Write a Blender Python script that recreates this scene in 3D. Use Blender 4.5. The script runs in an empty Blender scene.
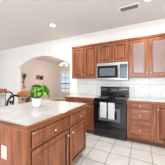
import bpy, bmesh, math, random
from mathutils import Vector, Matrix
random.seed(7)
PI = math.pi
S = bpy.context.scene
COL = S.collection

# ---------------------------------------------------------------- camera, world, light, exposure
cam_d = bpy.data.cameras.new('camera'); cam = bpy.data.objects.new('camera', cam_d); COL.objects.link(cam)
cam.location = (0, 0, 1.30)
cam.rotation_euler = (PI/2, 0, math.radians(26.4))
cam_d.sensor_width = 36; cam_d.lens = 120/165*36; cam_d.clip_start = 0.02; cam_d.clip_end = 100
S.camera = cam
w = bpy.data.worlds.new('world'); S.world = w; w.use_nodes = True
bg = w.node_tree.nodes['Background']
bg.inputs[0].default_value = (0.93, 0.97, 1.0, 1); bg.inputs[1].default_value = .7

XL_ = -6.9
def area(name, loc, rot, sx, sy, power, color=(1, 1, 1)):
    d = bpy.data.lights.new(name, 'AREA'); d.shape = 'RECTANGLE'; d.size = sx; d.size_y = sy
    d.energy = power; d.color = color
    o = bpy.data.objects.new(name, d); COL.objects.link(o); o.location = loc; o.rotation_euler = rot
    return o
area('window_light_rear', (-.2, -3.30, 1.55), (PI/2, 0, 0), 2.6, 1.7, 66, (0.93, 0.97, 1.0))
area('area_light_side', (2.50, 0.3, 1.30), (PI/2, 0, PI/2), 2.4, 1.5, 16, (0.93, 0.97, 1.0))  # added area light inside the right wall, which has no opening
area('fill_light_left', (XL_+.12, -.6, 1.5), (PI/2, 0, -PI/2), 2.8, 1.7, 36, (1.0, 0.98, 0.95))  # added fill to even out the lighting; no window in the left wall
area('dining_fill_light', (-1.78, 5.6, 1.7), (PI/2, 0, PI/2), 2.2, 1.6, 20, (1.0, 0.98, 0.95))  # added fill for the dining room, placed at its solid right wall
S.view_settings.view_transform = 'Standard'; S.view_settings.look = 'None'
S.view_settings.gamma = 1; S.view_settings.use_curve_mapping = False
S.view_settings.exposure = 0.93

# ---------------------------------------------------------------- materials
def mat(name, color, rough=0.5, metal=0.0, spec=None, emit=0.0, coat=0.0):
    m = bpy.data.materials.new(name); m.use_nodes = True
    b = m.node_tree.nodes['Principled BSDF']
    b.inputs['Base Color'].default_value = (*color, 1)
    b.inputs['Roughness'].default_value = rough
    b.inputs['Metallic'].default_value = metal
    if spec is not None: b.inputs['Specular IOR Level'].default_value = spec
    if coat: b.inputs['Coat Weight'].default_value = coat; b.inputs['Coat Roughness'].default_value = 0.15
    if emit:
        b.inputs['Emission Color'].default_value = (*color, 1); b.inputs['Emission Strength'].default_value = emit
    return m

def noise_mat(name, c1, c2, scale=4, rough=0.5, stretch=(1, 1, 1), detail=4, bump=0.0, coat=0.0, metal=0.0, lo=0.3, hi=0.7):
    m = mat(name, c1, rough, metal, coat=coat); nt = m.node_tree; N = nt.nodes; L = nt.links
    b = N['Principled BSDF']
    tc = N.new('ShaderNodeTexCoord'); mp = N.new('ShaderNodeMapping'); mp.inputs['Scale'].default_value = stretch
    nz = N.new('ShaderNodeTexNoise'); nz.inputs['Scale'].default_value = scale; nz.inputs['Detail'].default_value = detail
    cr = N.new('ShaderNodeValToRGB'); cr.color_ramp.elements[0].color = (*c1, 1); cr.color_ramp.elements[1].color = (*c2, 1)
    cr.color_ramp.elements[0].position = lo; cr.color_ramp.elements[1].position = hi
    L.new(tc.outputs['Object'], mp.inputs[0]); L.new(mp.outputs[0], nz.inputs['Vector'])
    L.new(nz.outputs['Fac'], cr.inputs[0]); L.new(cr.outputs[0], b.inputs['Base Color'])
    if bump:
        bp = N.new('ShaderNodeBump'); bp.inputs['Strength'].default_value = bump; bp.inputs['Distance'].default_value = 0.01
        L.new(nz.outputs['Fac'], bp.inputs['Height']); L.new(bp.outputs[0], b.inputs['Normal'])
    return m

def tile_mat(name, c1, c2, grout, size, off, plane='xy', gw=0.006, rough=0.3, coat=0.0, mottle=5):
    """square tiles with grout on a world-space grid"""
    m = mat(name, c1, rough, coat=coat); nt = m.node_tree; N = nt.nodes; L = nt.links; b = N['Principled BSDF']
    g = N.new('ShaderNodeNewGeometry'); sp = N.new('ShaderNodeSeparateXYZ'); L.new(g.outputs['Position'], sp.inputs[0])
    facs = []
    for ax, o in zip(plane, off):
        a = N.new('ShaderNodeMath'); a.operation = 'SUBTRACT'; L.new(sp.outputs['xyz'.index(ax)], a.inputs[0]); a.inputs[1].default_value = o - gw/2
        p = N.new('ShaderNodeMath'); p.operation = 'FLOORED_MODULO'; L.new(a.outputs[0], p.inputs[0]); p.inputs[1].default_value = size
        c = N.new('ShaderNodeMath'); c.operation = 'LESS_THAN'; L.new(p.outputs[0], c.inputs[0]); c.inputs[1].default_value = gw
        facs.append(c)
    mx = N.new('ShaderNodeMath'); mx.operation = 'MAXIMUM'; L.new(facs[0].outputs[0], mx.inputs[0]); L.new(facs[1].outputs[0], mx.inputs[1])
    nz = N.new('ShaderNodeTexNoise'); nz.inputs['Scale'].default_value = mottle; nz.inputs['Detail'].default_value = 5
    L.new(g.outputs['Position'], nz.inputs['Vector'])
    cr = N.new('ShaderNodeValToRGB'); cr.color_ramp.elements[0].color = (*c1, 1); cr.color_ramp.elements[1].color = (*c2, 1)
    cr.color_ramp.elements[0].position = .35; cr.color_ramp.elements[1].position = .65
    L.new(nz.outputs['Fac'], cr.inputs[0])
    mix = N.new('ShaderNodeMix'); mix.data_type = 'RGBA'
    L.new(mx.outputs[0], mix.inputs['Factor']); L.new(cr.outputs[0], mix.inputs['A']); mix.inputs['B'].default_value = (*grout, 1)
    L.new(mix.outputs['Result'], b.inputs['Base Color'])
    bp = N.new('ShaderNodeBump'); bp.invert = True; bp.inputs['Strength'].default_value = .4; bp.inputs['Distance'].default_value = .002
    L.new(mx.outputs[0], bp.inputs['Height']); L.new(bp.outputs[0], b.inputs['Normal'])
    return m

M = dict(
    wall=noise_mat('wall_paint', (.86, .86, .86), (.88, .88, .88), 3, .7),
    dwall=noise_mat('dining_wall_paint', (.72, .655, .61), (.76, .69, .645), 3, .7),
    ceil=noise_mat('ceiling_paint', (.74, .725, .71), (.77, .755, .74), 60, .9, bump=.15),
    white=mat('white_trim_paint', (.88, .88, .87), .4),
    floor=tile_mat('floor_tile', (.76, .75, .73), (.85, .84, .825), (.30, .28, .26), .345, (-.19, 2.22), 'xy', .011, .22),
    ctop=tile_mat('counter_tile', (.74, .74, .73), (.82, .82, .815), (.46, .45, .43), .33, (-.886, .74), 'xy', .006, .2, mottle=4),
    splash=tile_mat('backsplash_tile', (.76, .78, .77), (.82, .84, .83), (.36, .36, .35), .345, (-.185, .905), 'xz', .006, .25),
    wood=noise_mat('cherry_wood', (.145, .034, .010), (.43, .140, .048), 3, .32, (9, 9, .7), 8, coat=.15, lo=.31, hi=.69),
    woodh=noise_mat('cherry_wood_horizontal', (.145, .034, .010), (.43, .140, .048), 3, .32, (.7, .7, 12), 8, coat=.15, lo=.31, hi=.69),
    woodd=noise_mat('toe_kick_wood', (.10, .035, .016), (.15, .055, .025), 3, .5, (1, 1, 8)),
    hardwood=noise_mat('hardwood_floor', (.30, .13, .05), (.42, .20, .09), 2, .3, (1, 9, 1), 5),
    black=mat('black_enamel', (.006, .006, .007), .16),
    blackm=mat('black_matte_iron', (.012, .011, .010), .45, .3),
    glass=mat('black_oven_glass', (.008, .008, .009), .08, spec=.3),
    window_grey=mat('oven_window_grey', (.12, .14, .16), .15),
    steel=noise_mat('stainless_steel', (.42, .40, .37), (.52, .50, .47), 4, .32, (1, 1, 60), metal=.85),
    nickel=mat('satin_nickel', (.70, .68, .64), .25, .9),
    brass=mat('pale_brass', (.75, .60, .36), .3, .9),
    knobgrey=mat('dark_grey_knob', (.10, .10, .11), .3),
    towel=noise_mat('towel_cloth', (.60, .60, .66), (.72, .72, .77), 60, .95, bump=.4),
    display=mat('display_glass', (.03, .06, .09), .15),
    digit=mat('display_digits', (.20, .42, .50), .4, emit=.12),
    key=mat('pale_keys', (.16, .23, .32), .4),
    plastic=mat('white_plastic', (.90, .90, .88), .35),
    slot=mat('dark_slot', (.03, .03, .03), .6),
    grille=mat('vent_grey', (.42, .42, .42), .5),
    ceramic=mat('white_ceramic', (.90, .90, .90), .15, coat=.5),
    soil=mat('potting_soil', (.05, .03, .02), .95),
    leaf=noise_mat('green_leaf', (.03, .17, .01), (.30, .60, .06), 26, .35, lo=.38, hi=.62),
    dryleaf=noise_mat('dried_leaf', (.09, .12, .03), (.28, .24, .07), 20, .6),
    rattan=noise_mat('orange_brown_leather', (.36, .10, .02), (.58, .20, .055), 18, .4),
    bulb=mat('lit_lens', (1, .95, .86), .4, emit=9),
    shade=mat('lit_frosted_glass', (1, .86, .66), .4, emit=2.2),
    groove_shade=mat('cherry_groove_shade', (.045, .012, .006), .45),  # shade in grooves and along door edges, put into the colour
    daylight=mat('daylit_blind', (.36, .41, .48), .6),
    tinted=mat('sheen_tinted_panel', (.27, .19, .17), .26, coat=.3),  # window sheen on the wood, put into a pale panel colour
    pane=mat('window_glass', (.8, .88, .95), .05),
    darkline=mat('dark_sash', (.10, .12, .14), .5),
)
p = M['pane'].node_tree.nodes['Principled BSDF']; p.inputs['Transmission Weight'].default_value = 1

# ---------------------------------------------------------------- mesh helpers
class MB:
    def __init__(s): s.bm = bmesh.new(); s.mi = 0
    def quadify(s, vs, faces, smooth=False):
        bv = [s.bm.verts.new(v) for v in vs]
        for f in faces:
            try:
                fc = s.bm.faces.new([bv[i] for i in f]); fc.smooth = smooth; fc.material_index = s.mi
            except ValueError: pass
        return bv
    def box(s, x0, x1, y0, y1, z0, z1, bev=0.0):
        t = bmesh.new()
        bmesh.ops.create_cube(t, size=1)
        for v in t.verts: v.co = Vector(((x0+x1)/2+v.co.x*(x1-x0), (y0+y1)/2+v.co.y*(y1-y0), (z0+z1)/2+v.co.z*(z1-z0)))
        if bev: bmesh.ops.bevel(t, geom=t.edges[:], offset=bev, segments=2, affect='EDGES', profile=.5)
        s.merge(t); return s
    def merge(s, t, mtx=None, smooth=None):
        t.verts.ensure_lookup_table(); vs = [(mtx @ v.co if mtx else v.co.copy()) for v in t.verts]
        idx = {v: i for i, v in enumerate(t.verts)}
        s.quadify(vs, [[idx[v] for v in f.verts] for f in t.faces], bool(smooth)); t.free()
    def tube(s, pts, r, n=8, closed=False):
        pts = [Vector(p) for p in pts]; m = len(pts); vs = []; fs = []
        rr = r if isinstance(r, (list, tuple)) else [r]*m
        up = None
        for i, pnt in enumerate(pts):
            a = pts[(i-1) % m] if (closed or i > 0) else pnt
            b = pts[(i+1) % m] if (closed or i < m-1) else pnt
            d = (b-a).normalized()
            if up is None: up = d.orthogonal().normalized()
            up = (up-d*up.dot(d)).normalized(); sd = d.cross(up)
            for k in range(n):
                an = 2*PI*k/n; vs.append(pnt+(up*math.cos(an)+sd*math.sin(an))*rr[i])
        for i in range(m if closed else m-1):
            for k in range(n):
                j = (i+1) % m
                fs.append((i*n+k, i*n+(k+1) % n, j*n+(k+1) % n, j*n+k))
        if not closed: fs.append(tuple(range(n-1, -1, -1))); fs.append(tuple((m-1)*n+k for k in range(n)))
        s.quadify(vs, fs, True); return s
    def lathe(s, prof, c=(0, 0, 0), n=24, axis='z', cap=True):
        vs = []; fs = []
        for r, h in prof:
            for k in range(n):
                a = 2*PI*k/n; x, y = r*math.cos(a), r*math.sin(a)
                v = {'z': (x, y, h), 'y': (x, h, y), 'x': (h, x, y)}[axis]
                vs.append(Vector(c)+Vector(v))
        for i in range(len(prof)-1):
            for k in range(n): fs.append((i*n+k, i*n+(k+1) % n, (i+1)*n+(k+1) % n, (i+1)*n+k))
        if cap: fs.append(tuple(range(n))); fs.append(tuple((len(prof)-1)*n+k for k in range(n)))
        s.quadify(vs, fs, True); return s
    def prism(s, poly, y0, y1):   # polygon in xz extruded along y
        n = len(poly); vs = [(x, y0, z) for x, z in poly]+[(x, y1, z) for x, z in poly]
        fs = [tuple(range(n)), tuple(range(2*n-1, n-1, -1))]+[(i, (i+1) % n, n+(i+1) % n, n+i) for i in range(n)]
        s.quadify(vs, fs); return s
    def rings(s, w, h, prof, F, groove_shade=()):
        """concentric rectangles: (inset, height out of the face); F maps (a, out, b) to a point"""
        vs = []; fs = []
        for ins, d in prof:
            for a, b in ((ins, ins), (w-ins, ins), (w-ins, h-ins), (ins, h-ins)): vs.append(F(a, d, b))
        for i in range(len(prof)-1):
            for k in range(4): fs.append((i*4+k, i*4+(k+1) % 4, (i+1)*4+(k+1) % 4, (i+1)*4+k))
        nf = len(s.bm.faces); l = (len(prof)-1)*4; fs.append((l, l+1, l+2, l+3)); fs.append((3, 2, 1, 0))
        s.quadify(vs, fs); s.bm.faces.ensure_lookup_table()
        for g in groove_shade:
            for k in range(4): s.bm.faces[nf+g*4+k].material_index = 1
        return s
def build(name, mb, m, parent=None, mats=None):
    me = bpy.data.meshes.new(name); bm = mb.bm
    bmesh.ops.recalc_face_normals(bm, faces=bm.faces[:]); bm.to_mesh(me); bm.free()
    for mm in (mats or [m]): me.materials.append(mm)
    o = bpy.data.objects.new(name, me); COL.objects.link(o)
    if parent: o.parent = parent
    return o
def struct(name, mb, m, **k):
    o = build(name, mb, m, **k); o['kind'] = 'structure'; return o
def tag(o, label, cat, group=None):
    o['label'] = label; o['category'] = cat
    if group: o['group'] = group
    return o
def thing(name, label, cat, loc=(0, 0, 0), rz=0, group=None):
    o = bpy.data.objects.new(name, None); COL.objects.link(o); o.empty_display_size = .1
    o.location = loc; o.rotation_euler = (0, 0, rz); return tag(o, label, cat, group)

# ---------------------------------------------------------------- room shell
H = 2.78; YW = 3.42; XL = -6.9; XR = 2.6
struct('floor', MB().box(XL, XR, -3.4, YW+.15, -.05, 0), M['floor'])
struct('floor.001', MB().box(XL, -1.6, YW+.15, 8.0, -.05, 0), M['hardwood'])
cb = MB(); cb.box(XL, XR, -3.4, YW+.15, H, H+.05); struct('ceiling', cb, M['ceil'])
struct('ceiling.001', MB().box(XL, -1.6, YW+.15, 8.0, H, H+.05), M['ceil'])
# kitchen back wall with a segmental arch
AX0, AX1, AS, AT = -4.83, -2.17, 1.92, 2.32
cx = (AX0+AX1)/2; hw = (AX1-AX0)/2; ar = AT-AS
R = (hw*hw+ar*ar)/(2*ar); zc = AT-R
a0 = math.atan2(AS-zc, hw)
arch = [(cx+R*math.cos(a), zc+R*math.sin(a)) for a in [a0+(PI-2*a0)*i/32 for i in range(33)]]
arch = [(x, z) if 0 < i < 32 else ((AX1 if i == 0 else AX0), AS) for i, (x, z) in enumerate(arch)]
wb = MB()
wb.box(XL, AX0, YW, YW+.15, 0, H); wb.box(AX1, XR, YW, YW+.15, 0, H)
wb.prism([(AX1, H), (AX1, AS)]+arch[1:-1]+[(AX0, AS), (AX0, H)], YW, YW+.15)
struct('wall_back', wb, M['wall'])
struct('wall_left', MB().box(XL-.12, XL, -3.4, 8.0, 0, H), M['wall'])
struct('wall_right', MB().box(XR, XR+.12, -3.4, YW+.15, 0, H), M['wall'])
# rear wall with one window opening behind the camera; the right wall is solid
def holed(x0, x1, y0, y1, hx0, hx1, z0, z1):
    m = MB(); m.box(x0, hx0, y0, y1, 0, H); m.box(hx1, x1, y0, y1, 0, H); m.box(hx0, hx1, y0, y1, 0, z0); m.box(hx0, hx1, y0, y1, z1, H); return m
struct('wall_front', holed(XL-.12, XR+.12, -3.52, -3.4, -1.5, 1.1, .70, 2.40), M['wall'])
# dining room walls
DX = -6.0; DY = 7.6
struct('wall_dining_left', MB().box(DX-.12, DX, YW+.15, DY, 0, H), M['dwall'])
WX0, WX1, WZ0, WZ1 = -5.68, -4.84, .55, 2.10
dw = MB(); dw.box(DX-.12, WX0, DY, DY+.12, 0, H); dw.box(WX1, -1.6, DY, DY+.12, 0, H)
dw.box(WX0, WX1, DY, DY+.12, 0, WZ0); dw.box(WX0, WX1, DY, DY+.12, WZ1, H)
struct('wall_dining_back', dw, M['dwall'])
struct('wall_dining_right', MB().box(-1.72, -1.6, YW+.15, DY, 0, H), M['dwall'])
struct('baseboard_dining_left', MB().box(DX, DX+.015, YW+.15, DY, 0, .12, .003), M['white'])
struct('baseboard_dining_back', MB().box(DX+.015, -1.72, DY-.015, DY, 0, .12, .003), M['white'])
struct('baseboard_left', MB().box(XL, AX0, YW-.015, YW, 0, .10, .003), M['white'])
# crown moulding (profile extruded along x)
def crown(x0, x1, y):
    pr = [(0, 0), (-.012, 0), (-.018, .02), (-.04, .045), (-.075, .075), (-.085, .09), (-.095, .095), (-.095, .11), (0, .11)]
    m = MB(); n = len(pr)
    vs = [(x, y+a, H-.11+b) for x in (x0, x1) for a, b in pr]
    m.quadify(vs, [tuple(range(n)), tuple(range(2*n-1, n-1, -1))]+[(i, (i+1) % n, n+(i+1) % n, n+i) for i in range(n)])
    return m
struct('trim_1', crown(XL, XR, YW), M['white'])
# tiled backsplash
struct('trim_2', MB().box(-1.90, 1.0, YW-.010, YW, .915, 1.42), M['splash'])
# window with sashes and blind
wf = MB()
for a in ((WX0-.06, WX0, WZ0-.06, WZ1+.06), (WX1, WX1+.06, WZ0-.06, WZ1+.06), (WX0, WX1, WZ1, WZ1+.06), (WX0, WX1, WZ0-.06, WZ0)):
    wf.box(a[0], a[1], DY-.025, DY, a[2], a[3], .004)
win = struct('window_1', wf, M['white'])
sa = MB()
for a in ((WX0, WX0+.04, WZ0, WZ1), (WX1-.04, WX1, WZ0, WZ1), (WX0+.04, WX1-.04, WZ1-.04, WZ1), (WX0+.04, WX1-.04, WZ0, WZ0+.04)):
    sa.box(a[0], a[1], DY+.02, DY+.06, a[2], a[3])
build('sash_frame', sa, M['white'], win)
build('meeting_rail', MB().box(WX0+.04, WX1-.04, DY+.02, DY+.06, 1.17, 1.24), M['darkline'], win)
mu = MB(); mu.box((WX0+WX1)/2-.012, (WX0+WX1)/2+.012, DY+.03, DY+.05, WZ0+.04, WZ1-.04)
for z in (.85, 1.65): mu.box(WX0+.04, WX1-.04, DY+.03, DY+.05, z-.012, z+.012)
build('muntins', mu, M['darkline'], win)
build('glass_pane', MB().box(WX0+.04, WX1-.04, DY+.065, DY+.07, WZ0+.04, WZ1-.04), M['pane'], win)
sl = MB(); z = WZ0+.02
while z < WZ1-.05:
    sl.quadify([(WX0+.01, DY-.002, z), (WX1-.01, DY-.002, z), (WX1-.01, DY+.014, z+.016), (WX0+.01, DY+.014, z+.016)], [(0, 1, 2, 3)]); z += .042
build('blind_slats', sl, M['daylight'], win)
build('blind_headrail', MB().box(WX0+.005, WX1-.005, DY-.01, DY+.018, WZ1-.045, WZ1-.003), M['white'], win)

# ---------------------------------------------------------------- cabinets
DP = [(0, 0), (0, .016), (.004, .020), (.048, .020), (.054, .009), (.064, .007), (.088, .019), (.092, .0195)]
WP = [(0, 0), (0, .014), (.005, .019), (.018, .020), (.022, .0185), (.026, .0195)]
def Fy(x, y, z): return lambda a, d, b: (x+a, y-d, z+b)          # faces -y
def Fx(x, y, z): return lambda a, d, b: (x+d, y+a, z+b)          # faces +x
def knob(parent, pos, axis, m):
    k = MB(); pr = [(.006, 0), (.006, .012), (.014, .016), (.016, .022), (.012, .029), (.004, .031)]
    if axis == '-y': k.lathe([(r, -h) for r, h in pr], pos, 14, 'y')
    else: k.lathe(pr, pos, 14, 'x')
    return build('knob', k, m, parent)
def carcass(wd, dp, z0, z1, toe=0):
    m = MB(); m.box(0, wd, 0, dp, z0, z1, .002); return m

def door(root, x, z, wd, ht, kx, kz, kmat, y=0, name='door', sheen_panel=False):
    if sheen_panel:
        m = MB(); f = Fy(x, y, z); pr = [(0, 0), (0, .016), (.004, .020), (.048, .020), (.054, .015), (.058, .015), (.062, .009), (.062, 0)]
        vs = []; fs = []
        for ins, dd in pr:
            for a, b in ((ins, ins), (wd-ins, ins), (wd-ins, ht-ins), (ins, ht-ins)): vs.append(f(a, dd, b))
        for i in range(len(pr)):
            for k in range(4): j = (i+1) % len(pr); fs.append((i*4+k, i*4+(k+1) % 4, j*4+(k+1) % 4, j*4+k))
        m.quadify(vs, fs); d = build(name, m, M['wood'], root)
        g = build('door_panel', MB().rings(wd-.124, ht-.124, [(0, .003), (0, .008), (.022, .015), (.026, .0155)], Fy(x+.062, y, z+.062)), M['tinted'], d); g['label'] = 'door panel with pale sheen painted in'
    else: d = build(name, MB().rings(wd, ht, DP, Fy(x, y, z), (0, 3, 4)), None, root, [M['wood'], M['groove_shade']])
    knob(d, (kx, y-.020, kz), '-y', kmat); return d
def drawer(root, x, z, wd, ht, kmat, y=0, kx=None):
    d = build('drawer', MB().rings(wd, ht, WP, Fy(x, y, z), (0, 3)), None, root, [M['woodh'], M['groove_shade']])
    knob(d, (x+wd/2 if kx is None else kx, y-.020, z+ht/2), '-y', kmat); return d

def cornice(root, wd, z):
    m = MB(); m.box(-.0, wd, -.030, 0, z-.045, z-.015, .006); m.box(0, wd, -.042, 0, z-.015, z, .004)
    build('cornice', m, M['woodd'] if False else M['woodh'], root)

def upper(x0, x1, z0, z1, label, kz, sheen_panel=False):
    wd = x1-x0; dp = YW-3.12-.002
    t = thing('wall_cabinet', label, 'cabinet', (x0, 3.12, z0), group='kitchen wall cabinets')
    h = z1-z0
    build('body', carcass(wd, dp, 0, h), M['wood'], t)
    cornice(t, wd, h)
    dw_ = (wd-.03*2-.025)/2
    for i in (0, 1):
        x = .03+i*(dw_+.025)
        door(t, x, .025, dw_, h-.085, (x+dw_-.028) if i == 0 else (x+.028), .025+kz, M['brass'], sheen_panel=sheen_panel)
    return t
upper(-1.905, -1.083, 1.42, 2.36, 'tall cherry wall cabinet with two doors, left of the microwave', .07)
upper(-1.081, -.301, 1.802, 2.36, 'short cherry wall cabinet directly above the microwave', .05)
upper(-.299, .565, 1.42, 2.36, 'tall cherry wall cabinet with pale sheen painted into its door panels, right of the microwave', .07, True)

YB = 2.80
def base(x0, x1, label):
    t = thing('base_cabinet', label, 'cabinet', (x0, YB, 0), group='base cabinets along the back wall')
    build('body', carcass(x1-x0, YW-YB-.012, .10, .870), M['wood'], t)
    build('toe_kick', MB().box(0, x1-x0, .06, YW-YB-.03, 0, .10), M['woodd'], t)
    return t
b1 = base(-1.93, -1.083, 'cherry base cabinet left of the black range, behind the island')
drawer(b1, .035, .72, .777, .125, M['nickel'], kx=.39)
door(b1, .035, .13, .378, .565, .385, .64, M['nickel']); door(b1, .434, .13, .378, .565, .462, .64, M['nickel'])
b2 = base(-.299, .205, 'cherry base cabinet with three drawers, right of the black range')
drawer(b2, .06, .745, .405, .112, M['brass']); drawer(b2, .06, .515, .405, .195, M['brass']); drawer(b2, .06, .125, .405, .355, M['brass'])
b3 = base(.207, .80, 'cherry base cabinet with a full height door at the right edge')
door(b3, .05, .125, .50, .732, .078, .775, M['brass'])

def counter(x0, x1, label):
    t = thing('countertop', label, 'countertop', (x0, YB-.03, .871))
    wd = x1-x0
    build('tile_surface', MB().box(0, wd, .02, YW-YB+.03-.011, 0, .044, .002), M['ctop'], t)
    build('wood_edge', MB().box(0, wd, 0, .02, -.004, .044, .006), M['woodh'], t)
counter(-1.945, -1.083, 'pale tile countertop with wood edge, left of the range')
counter(-.299, .80, 'pale tile countertop with wood edge, right of the range')

# ---------------------------------------------------------------- island
IX0, IX1, IY0, IY1 = -2.0, -.886, .707, 2.01
isl = thing('kitchen_island', 'large cherry kitchen island with white tile top and wood edge in the foreground', 'island', (IX1, IY0, 0))
lx, ly = IX0-IX1, IY1-IY0
build('body', MB().box(lx+.26, -.025, .025, ly-.03, .10, .872, .003), M['wood'], isl)
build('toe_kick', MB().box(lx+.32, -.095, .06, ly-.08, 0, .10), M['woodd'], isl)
build('tile_surface', MB().box(lx+.022, -.022, .022, ly-.022, .872, .917, .001), M['ctop'], isl)
ed = MB()
ed.box(lx, 0, 0, .022, .868, .917, .007); ed.box(lx, 0, ly-.022, ly, .868, .917, .007)
ed.box(lx, lx+.022, .022, ly-.022, .868, .917, .007); ed.box(-.022, 0, .022, ly-.022, .868, .917, .007)
build('wood_edge', ed, M['woodh'], isl)
xf = -.025
def ix_front(name, y0, wd, z0, ht, prof, ky, kz):
    d = build(name, MB().rings(wd, ht, prof, Fx(xf, y0, z0), (0, 3, 4) if prof is DP else (0, 3)), None, isl, [M['wood'], M['groove_shade']])
    knob(d, (xf+.020, ky, kz), '+x', M['nickel'])
IYo = IY0
ix_front('drawer', .775-IYo, .600, .700, .135, WP, 1.075-IYo, .765)
ix_front('door', .775-IYo, .600, .125, .545, DP, 1.340-IYo, .600)
ix_front('drawer', 1.415-IYo, .525, .700, .135, WP, 1.70-IYo, .765)
ix_front('door', 1.415-IYo, .525, .125, .545, DP, 1.450-IYo, .600)

def outlet(name, label, loc, n, wd, ht, grp=None, switch=False):
    t = thing(name, label, 'outlet' if not switch else 'switch', loc, group=grp)
    build('cover_plate', MB().box(-wd/2, wd/2, -.006, 0, -ht/2, ht/2, .002), M['plastic'], t)
    for i in range(n):
        x = (i-(n-1)/2)*.046
        for zz in (.02, -.02):
            s_ = MB(); s_.lathe([(.015, -.006), (.015, -.009)], (x, 0, zz), 16, 'y'); r = build('receptacle', s_, M['plastic'], t)
            q = MB(); q.box(x-.007, x-.004, -.0098, -.009, zz-.005, zz+.005); q.box(x+.004, x+.007, -.0098, -.009, zz-.005, zz+.005)
            build('slots', q, M['slot'], r)
outlet('wall_outlet', 'white outlet plate on the near end panel of the island', (-1.242, IY0+.025, .60), 1, .078, .130)
outlet('wall_outlet', 'white double outlet plate on the backsplash left of the range', (-1.46, YW-.010, 1.19), 2, .115, .115)
outlet('wall_outlet', 'white outlet plate on the backsplash right of the range', (0.0, YW-.010, 1.19), 1, .075, .115)

# ---------------------------------------------------------------- range
RX0, RX1 = -1.075, -.307; RW = RX1-RX0; RY = YB
rg = thing('kitchen_range', 'black electric range with backguard controls between the base cabinets', 'stove', (RX0, RY, 0))
D = YW-RY-.012
build('body', MB().box(0, RW, .02, D, .05, .895, .004), M['black'], rg)
for x in (.03, RW-.07):
    for y in (.05, D-.09): build('leveling_foot', MB().box(x, x+.04, y, y+.04, 0, .05), M['slot'], rg)
build('toe_panel', MB().box(.006, RW-.006, .0, .015, .004, .038), M['slot'], rg)
ck = build('cooktop', MB().box(0, RW, -.012, D-.075, .895, .918, .006), M['glass'], rg)
for x, y, r in ((.20, .15, .105), (.57, .15, .085), (.20, .40, .085), (.57, .40, .105)):
    k = MB()
    for q in (1, .72, .45): k.tube([(x+r*q*math.cos(a), y+r*q*math.sin(a), .922) for a in [2*PI*i/28 for i in range(28)]], .006, 6, True)
    bn = build('burner', k, M['slot'], rg)
    k = MB(); k.lathe([(r+.014, .9185), (r+.012, .9225), (r+.004, .919)], (x, y, 0), 28); build('drip_ring', k, M['steel'], bn)
bgd = build('backguard', MB().box(.0, RW, D-.073, D, .918, 1.185, .012), M['black'], rg)
build('display_panel', MB().box(.27, .50, D-.077, D-.0735, 1.05, 1.13, .001), M['display'], bgd)
dg = MB()
for x0 in (.345, .372, .405, .432):
    for (a, b, c, d_) in ((0, .016, .028, .031), (0, .016, 0, .003), (0, .016, .014, .017), (0, .003, 0, .031), (.013, .016, 0, .031)):
        dg.box(x0+a, x0+b, D-.0785, D-.077, 1.078+c, 1.078+d_)
build('clock_digits', dg, M['digit'], bgd)
for i in range(6):
    x = .285+i*.038
    build('key', MB().box(x, x+.02, D-.079, D-.077, 1.054, 1.064), M['key'], bgd)
for x in (.06, .145, .56, .635, .71):
    k = MB(); k.lathe([(.024, D-.073), (.023, D-.080), (.018, D-.083), (.017, D-.098), (.012, D-.101)], (x, 0, 1.09), 18, 'y'); kn = build('control_knob', k, M['knobgrey'], rg)
    build('pointer', MB().box(x-.002, x+.002, D-.1025, D-.1015, 1.09, 1.106), M['key'], kn)
    tk = MB()
    for a in range(9):
        an = PI*(.0+a/8); tk.box(x+.034*math.cos(an)-.003, x+.034*math.cos(an)+.003, D-.0745, D-.073, 1.09+.034*math.sin(an)-.003, 1.09+.034*math.sin(an)+.003)
    build('dial_marks', tk, M['nickel'], kn)
od = build('oven_door', MB().box(.004, RW-.004, -.025, .018, .275, .865, .006), M['black'], rg)
wn = MB().rings(.50, .30, [(0, 0), (0, .002), (.05, .002), (.052, .001)], Fy(.135, -.025, .40)); build('oven_window', wn, M['window_grey'], od)
build('dark_glass', MB().box(.205, .565, -.0285, -.0275, .455, .645), M['glass'], od)
hd = MB(); hy = -.075; hz = .815
hd.tube([(.05, -.025, hz), (.05, -.055, hz), (.06, hy, hz), (.09, hy-.003, hz), (RW/2, hy-.003, hz), (RW-.09, hy-.003, hz), (RW-.06, hy, hz), (RW-.05, -.055, hz), (RW-.05, -.025, hz)], .012, 10)
build('handle', hd, M['black'], od)
sd = build('storage_drawer', MB().box(.004, RW-.004, -.020, .018, .040, .262, .006), M['black'], rg)
hg = MB(); hg.tube([(.06, -.022, .205), (.09, -.038, .212), (RW/2, -.044, .214), (RW-.09, -.038, .212), (RW-.06, -.022, .205)], .011, 8); build('drawer_pull', hg, M['black'], sd)
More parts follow.
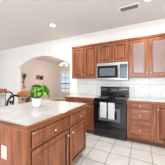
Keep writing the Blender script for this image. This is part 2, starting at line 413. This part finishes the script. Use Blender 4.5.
# towels over the handle
def towel(x0, x1, z0, label):
    m = MB(); t = .006; prof = []
    r = .018; yc = hy-.003
    path = [(yc-r, z0)]+[(yc-r-.002*math.sin(i), z0+(hz-z0)*i/6) for i in range(1, 6)]+[(yc+r*math.cos(a), hz+r*math.sin(a)) for a in [PI-PI*i/8 for i in range(9)]]+[(yc+r, hz-.05), (yc+r, hz-.20)]
    n = 12; out = []; fs = []
    L_ = len(path)
    for side in (0, 1):
        for j, (y, z) in enumerate(path):
            ta = Vector((path[min(j+1, L_-1)][0]-path[max(j-1, 0)][0], path[min(j+1, L_-1)][1]-path[max(j-1, 0)][1])).normalized()
            nx, nz = -ta.y, ta.x
            for i in range(n+1):
                x = x0+(x1-x0)*i/n; wv = .0035*math.sin(i*1.5+x0*9)*(1 if j < 8 else .2)
                o_ = (t/2 if side == 0 else -t/2)
                out.append((x, y+nx*o_-abs(wv), z+nz*o_))
    def I(s_, j, i): return s_*L_*(n+1)+j*(n+1)+i
    for s_ in (0, 1):
        for j in range(L_-1):
            for i in range(n): fs.append((I(s_, j, i), I(s_, j, i+1), I(s_, j+1, i+1), I(s_, j+1, i)))
    for j in range(L_-1):
        for i in (0, n): fs.append((I(0, j, i), I(0, j+1, i), I(1, j+1, i), I(1, j, i)))
    for i in range(n):
        for j in (0, L_-1): fs.append((I(0, j, i), I(0, j, i+1), I(1, j, i+1), I(1, j, i)))
    m.quadify(out, fs, True)
    o = build('dish_towel', m, M['towel']); o.location = (RX0, RY, 0)
    tag(o, label, 'towel', 'towels on the oven door handle')
towel(.190, .345, .485, 'pale grey towel, left of the two on the oven handle')
towel(.380, .525, .470, 'pale grey towel, right of the two on the oven handle')

# ---------------------------------------------------------------- microwave
MY = 3.02
mw = thing('microwave_oven', 'stainless over-range microwave with black window and keypad under the short cabinet', 'microwave', (-1.079, MY, 1.36))
MWW, MH = .776, .440
build('body', MB().box(0, MWW, .02, YW-MY-.012, 0, MH, .004), M['steel'], mw)
build('front_frame', MB().box(0, MWW, 0, .02, 0, MH, .005), M['steel'], mw)
vt = MB(); 
for i in range(14): vt.box(.03+i*.052, .03+i*.052+.042, -.002, 0, MH-.035, MH-.027)
build('top_vent', vt, M['grille'], mw)
dr = build('door', MB().box(.012, .585, -.014, 0, .018, MH-.05, .005), M['steel'], mw)
build('window', MB().box(.022, .550, -.0175, -.014, .055, MH-.072, .003), M['glass'], dr)
build('window_screen', MB().box(.085, .480, -.0185, -.0175, .110, MH-.135), M['window_grey'], dr)
hm = MB(); hm.tube([(.567, -.014, .07), (.567, -.04, .085), (.567, -.046, .20), (.567, -.04, MH-.10), (.567, -.014, MH-.085)], .010, 10); build('handle', hm, M['steel'], dr)
cp = build('control_panel', MB().box(.592, MWW-.012, -.006, 0, .04, MH-.05, .003), M['display'], mw)
dg = MB()
for x0 in (.64, .662, .69, .712):
    for (a, b, c, d_) in ((0, .012, .022, .024), (0, .012, 0, .002), (0, .012, .011, .013), (.010, .012, 0, .024)):
        dg.box(x0+a, x0+b, -.0068, -.006, MH-.095+c, MH-.095+d_)
build('clock_digits', dg, M['digit'], cp)
kk = MB()
for r in range(7):
    for c in range(3): kk.box(.612+c*.048, .612+c*.048+.034, -.0075, -.006, .060+r*.036, .060+r*.036+.020, .001)
build('keypad', kk, M['key'], cp)

# ---------------------------------------------------------------- potted plant on the island
pl = thing('potted_plant', 'leafy green plant in a white pot on the island', 'plant', (-1.49, 1.38, .9175))
pt = MB(); pt.lathe([(.052, 0), (.060, .004), (.070, .06), (.078, .125), (.080, .140), (.073, .140), (.070, .118), (.004, .115)], n=32); build('pot', pt, M['ceramic'], pl)
so = MB(); so.lathe([(.069, .116), (.04, .122), (.003, .124)], n=24); build('soil', so, M['soil'], pl)
lf = MB(); st = MB()
OFF = Vector((.037, .012, 0))
for i in range(150):
    a = random.uniform(0, 2*PI); e = random.random()
    el = math.asin(random.uniform(-.35, 1.0)); rr = random.uniform(.62, 1.0)
    c = OFF+Vector((math.cos(a)*math.cos(el)*.15*rr, math.sin(a)*math.cos(el)*.15*rr, .225+math.sin(el)*.14*rr))
    if c.z < .13 and (c.x**2+c.y**2) < .095**2: c = Vector((c.x*1.3, c.y*1.3, c.z+.02))
    out = (c-OFF-Vector((0, 0, .17))).normalized()
    dirv = (Vector((math.cos(a), math.sin(a), random.uniform(-.7, .3)))).normalized()
    nrm = (out+Vector((random.uniform(-.4, .4), random.uniform(-.4, .4), .5))).normalized()
    dirv = (dirv-nrm*dirv.dot(nrm)).normalized(); sd_ = dirv.cross(nrm)
    L_ = random.uniform(.055, .085); W_ = L_*.40
    prof = [(-.10, .0, 0), (-.16, .5, .004), (.0, .95, .010), (.25, 1.0, .012), (.5, .75, .008), (.75, .38, 0), (1.0, 0, -.012)]
    mid = [c+dirv*(L_*(u-.4))+nrm*(-.02*(u-.3)**2*L_/.06) for u, w_, z_ in prof]
    lft = [m_+sd_*W_*w_+nrm*z_ for m_, (u, w_, z_) in zip(mid, prof)]
    rgt = [m_-sd_*W_*w_+nrm*z_ for m_, (u, w_, z_) in zip(mid, prof)]
    n = len(prof); vs = mid+lft+rgt; fs = []
    for k in range(n-1): fs += [(k, k+1, n+k+1, n+k), (k+1, k, 2*n+k, 2*n+k+1)]
    lf.quadify(vs, fs, True)
    if i % 3 == 0:
        b0 = Vector((math.cos(a)*.03, math.sin(a)*.03, .118)); mm = (b0+c)/2+Vector((0, 0, .03))
        st.tube([b0, mm, c-dirv*L_*.4], .0022, 5)
bmesh.ops.remove_doubles(lf.bm, verts=lf.bm.verts[:], dist=1e-5)
build('foliage', lf, M['leaf'], pl); build('stems', st, M['leaf'], pl)

# ---------------------------------------------------------------- wrought-iron dining chairs
def spiral(c, r0, r1, a0, a1, n=16, plane='xz', off=0):
    pts = []
    for i in range(n+1):
        f = i/n; a = a0+(a1-a0)*f; r = r0+(r1-r0)*f
        u, v = r*math.cos(a), r*math.sin(a)
        pts.append(Vector(c)+(Vector((u, 0, v)) if plane == 'xz' else Vector((0, u, v)) if plane == 'yz' else Vector((u, v, 0))))
    return pts
def make_chair(label, loc, rz, tilt=0.0):
    """local: seat faces +y, back at -y; x across"""
    t = thing('dining_chair', label, 'chair', loc, rz, 'iron armchairs beyond the island')
    sh = .42
    s_ = MB(); s_.box(-.20, .20, -.19, .20, sh, sh+.07, .025); build('seat', s_, M['rattan'], t)
    # upholstered curved top rail of the back
    b = MB(); n = 14; vs = []; fs = []
    for i in range(n+1):
        x = -.24+.48*i/n; q = x/.24
        y = -.235+.035*q*q; top = 1.085-.055*q*q; bot = .915
        for (dy, z) in ((-.016, bot+.008), (-.016, top-.008), (0, top), (.016, top-.008), (.016, bot+.008), (0, bot)): vs.append((x, y+dy, z+tilt*x))
    for i in range(n):
        for k in range(6): fs.append((i*6+k, i*6+(k+1) % 6, (i+1)*6+(k+1) % 6, (i+1)*6+k))
    fs += [tuple(range(6)), tuple(n*6+k for k in range(6))]
    b.quadify(vs, fs, True); build('backrest', b, M['rattan'], t)
    f = MB()
    for sx in (-1, 1):
        f.tube([(sx*.19, -.19, sh), (sx*.20, -.215, .75), (sx*.205, -.215, .95), (sx*.208, -.205, 1.02+tilt*sx*.2)], .010)
    f.tube([(-.20, -.215, .77), (0, -.235, .76), (.20, -.215, .77)], .008)
    build('back_frame', f, M['blackm'], t)
    g = MB()
    for cx_ in (-.135, -.045, .045, .135):
        g.tube([v+Vector((0, 0, 0)) for v in spiral((cx_, -.228, .85), .048, .048, 0, 2*PI, 18)], .006, 6)
        g.tube(spiral((cx_, -.228, .85), .034, .008, PI/2, PI*3, 16), .006, 6)
    build('back_scrolls', g, M['blackm'], t)
    for sx in (-1, 1):
        a = MB()
        pts = [(sx*.205, -.205, .93), (sx*.235, -.13, .965), (sx*.25, -.02, .95), (sx*.25, .09, .87), (sx*.25, .13, .75), (sx*.245, .12, .60), (sx*.22, .10, sh+.02)]
        # smooth arc
        P = [Vector(p_) for p_ in pts]; out = []
        for i in range(len(P)-1):
            p0, p1, p2, p3 = P[max(i-1, 0)], P[i], P[i+1], P[min(i+2, len(P)-1)]
            for k in range(5):
                u = k/5; out.append(.5*((2*p1)+(p2-p0)*u+(2*p0-5*p1+4*p2-p3)*u*u+(3*p1-p0-3*p2+p3)*u**3))
        out.append(P[-1]); a.tube(out, .024, 8)
        a.tube(spiral((sx*.25, .0, .80), .055, .012, 0, 3.0*PI, 26, 'yz'), .013, 6)
        build('armrest', a, M['blackm'], t)
    for sx in (-1, 1):
        for sy in (-1, 1):
            build('leg', MB().tube([(sx*.17, sy*.16, sh), (sx*.185, sy*.175, .22), (sx*.22, sy*.21, 0)], .013), M['blackm'], t)
    return t
make_chair('black scrolled iron armchair with orange-brown back, cut off at the left edge', (-4.12, 2.42, 0), math.radians(-85), -.15)
make_chair('black scrolled iron armchair with orange-brown back, just left of the potted plant', (-2.66, 1.94, 0), math.radians(-165))

# ---------------------------------------------------------------- ceiling things
def can(x, y, label):
    t = thing('recessed_light', label, 'ceiling light', (x, y, H), group='round recessed ceiling lights')
    m = MB(); m.lathe([(.062, -.001), (.066, -.012), (.085, -.008), (.090, -.001)], n=32); build('trim_ring', m, M['white'], t)
    m = MB(); m.lathe([(.062, -.004), (.05, -.008), (.003, -.009)], n=32); build('lens', m, M['bulb'], t)
    d = bpy.data.lights.new('recessed_lamp', 'AREA'); d.shape = 'DISK'; d.size = .11; d.energy = 9; d.color = (1, .93, .84)
    o = bpy.data.objects.new('recessed_lamp', d); COL.objects.link(o); o.location = (0, 0, -.02); o.parent = t
can(-2.07, 2.44, 'round recessed ceiling light above the left side, nearer the arch')
can(.11, 2.40, 'round recessed ceiling light cut by the top edge, near the vent')
vn = thing('ceiling_vent', 'white ceiling air vent with dark louvres above the range', 'vent', (-.23, 2.54, H), 0)
m = MB(); a, b_ = .185, .085
m.box(-a, a, -b_, -b_+.022, -.010, 0, .002); m.box(-a, a, b_-.022, b_, -.010, 0, .002); m.box(-a, -a+.022, -b_+.022, b_-.022, -.010, 0, .002); m.box(a-.022, a, -b_+.022, b_-.022, -.010, 0, .002)
build('frame', m, M['white'], vn)
build('backing', MB().box(-a+.022, a-.022, -b_+.022, b_-.022, -.002, -.0005), M['grille'], vn)
m = MB()
for i in range(7): 
    y = -b_+.032+i*.0175; m.quadify([(-a+.022, y, -.010), (a-.022, y, -.010), (a-.022, y+.010, -.003), (-a+.022, y+.010, -.003)], [(0, 1, 2, 3)])
for x in (-.06, .06): m.box(x-.006, x+.006, -b_+.022, b_-.022, -.0105, -.0025)
build('louvres', m, M['grille'], vn)

# dining fixture: stem, cross bar, two frosted shades
fx = thing('dining_light_fixture', 'ceiling fixture with two lit frosted shades seen through the arch', 'ceiling light', (-4.0, 5.66, H), math.radians(26))
m = MB(); m.lathe([(.07, 0), (.065, -.02), (.012, -.03), (.010, -.36), (.03, -.37), (.03, -.40), (.005, -.41)], n=20); build('stem', m, M['nickel'], fx)
for k in range(2):
    a = [0.0, PI][k]; r = .15
    ex, ey = r*math.cos(a), r*math.sin(a)
    m = MB(); m.tube([(0, 0, -.38), (ex*.6, ey*.6, -.37), (ex, ey, -.39)], .008); ar_ = build('arm', m, M['nickel'], fx)
    m = MB(); m.lathe([(.02, -.39), (.035, -.41), (.062, -.45), (.078, -.50), (.074, -.50), (.03, -.42), (.015, -.40)], (ex, ey, 0), 20, cap=False); build('shade', m, M['shade'], ar_)
d = bpy.data.lights.new('dining_lamp', 'POINT'); d.energy = 18; d.color = (1, .92, .83); d.shadow_soft_size = .12
o = bpy.data.objects.new('dining_lamp', d); COL.objects.link(o); o.parent = fx; o.location = (0, 0, -.60)

# ---------------------------------------------------------------- on the dining wall
ad = thing('wall_decoration', 'small black iron wall piece of open scrolls and leaves on the pinkish wall', 'wall art', (DX, 5.78, 1.63))
m = MB(); hw_, hh = .29, .12
m.tube([(.012, -hw_, -hh), (.012, hw_, -hh), (.012, hw_, hh), (.012, -hw_, hh)], .014, 6, True); m.tube([(.012, 0, -hh), (.012, 0, hh)], .012, 6)
build('frame', m, M['blackm'], ad)
m = MB()
for cy in (-.14, .14):
    m.tube(spiral((.012, cy, 0), .10, .02, 0, 3.6*PI, 36, 'yz'), .017, 6)
    for sg in (-1, 1): m.tube(spiral((.012, cy+sg*.08, sg*.07), .04, .02, 0, 2*PI, 14, 'yz'), .014, 6)
m.box(.004, .010, -.02, .27, -.14, .02)
build('scrollwork', m, M['blackm'], ad)

sc = thing('wall_sconce', 'slim iron wall sconce holding a small dried plant beside the arch', 'wall sconce', (DX, 4.60, .92))
m = MB(); m.tube([(.02, 0, 0), (.02, 0, .62)], .014, 6)
m.tube(spiral((.02, .06, .12), .075, .015, PI, PI*3.6, 24, 'yz'), .008, 6); m.tube(spiral((.02, -.06, .40), .075, .015, 0, PI*2.6, 24, 'yz'), .008, 6)
m.tube(spiral((.02, .05, .54), .055, .012, PI, -PI*1.2, 20, 'yz'), .008, 6)
build('iron_bracket', m, M['blackm'], sc)
m = MB(); m.lathe([(.025, .60), (.045, .63), (.055, .70), (.050, .70), (.02, .64)], (.075, 0, 0), 18); m.tube([(.02, 0, .61), (.075, 0, .61)], .008, 6); build('cup', m, M['blackm'], sc)
m = MB()
for i in range(26):
    a = random.uniform(0, 2*PI); r = random.uniform(.03, .16); zz = random.uniform(.06, .26)
    e = Vector((.085+max(-.06, r*math.cos(a)), r*math.sin(a), .66+zz)); s0 = Vector((.075, 0, .66)); md = (s0+e)/2+Vector((0, 0, .03))
    m.tube([s0, md, e], [.004, .026, .003], 5)
build('foliage', m, M['dryleaf'], sc)
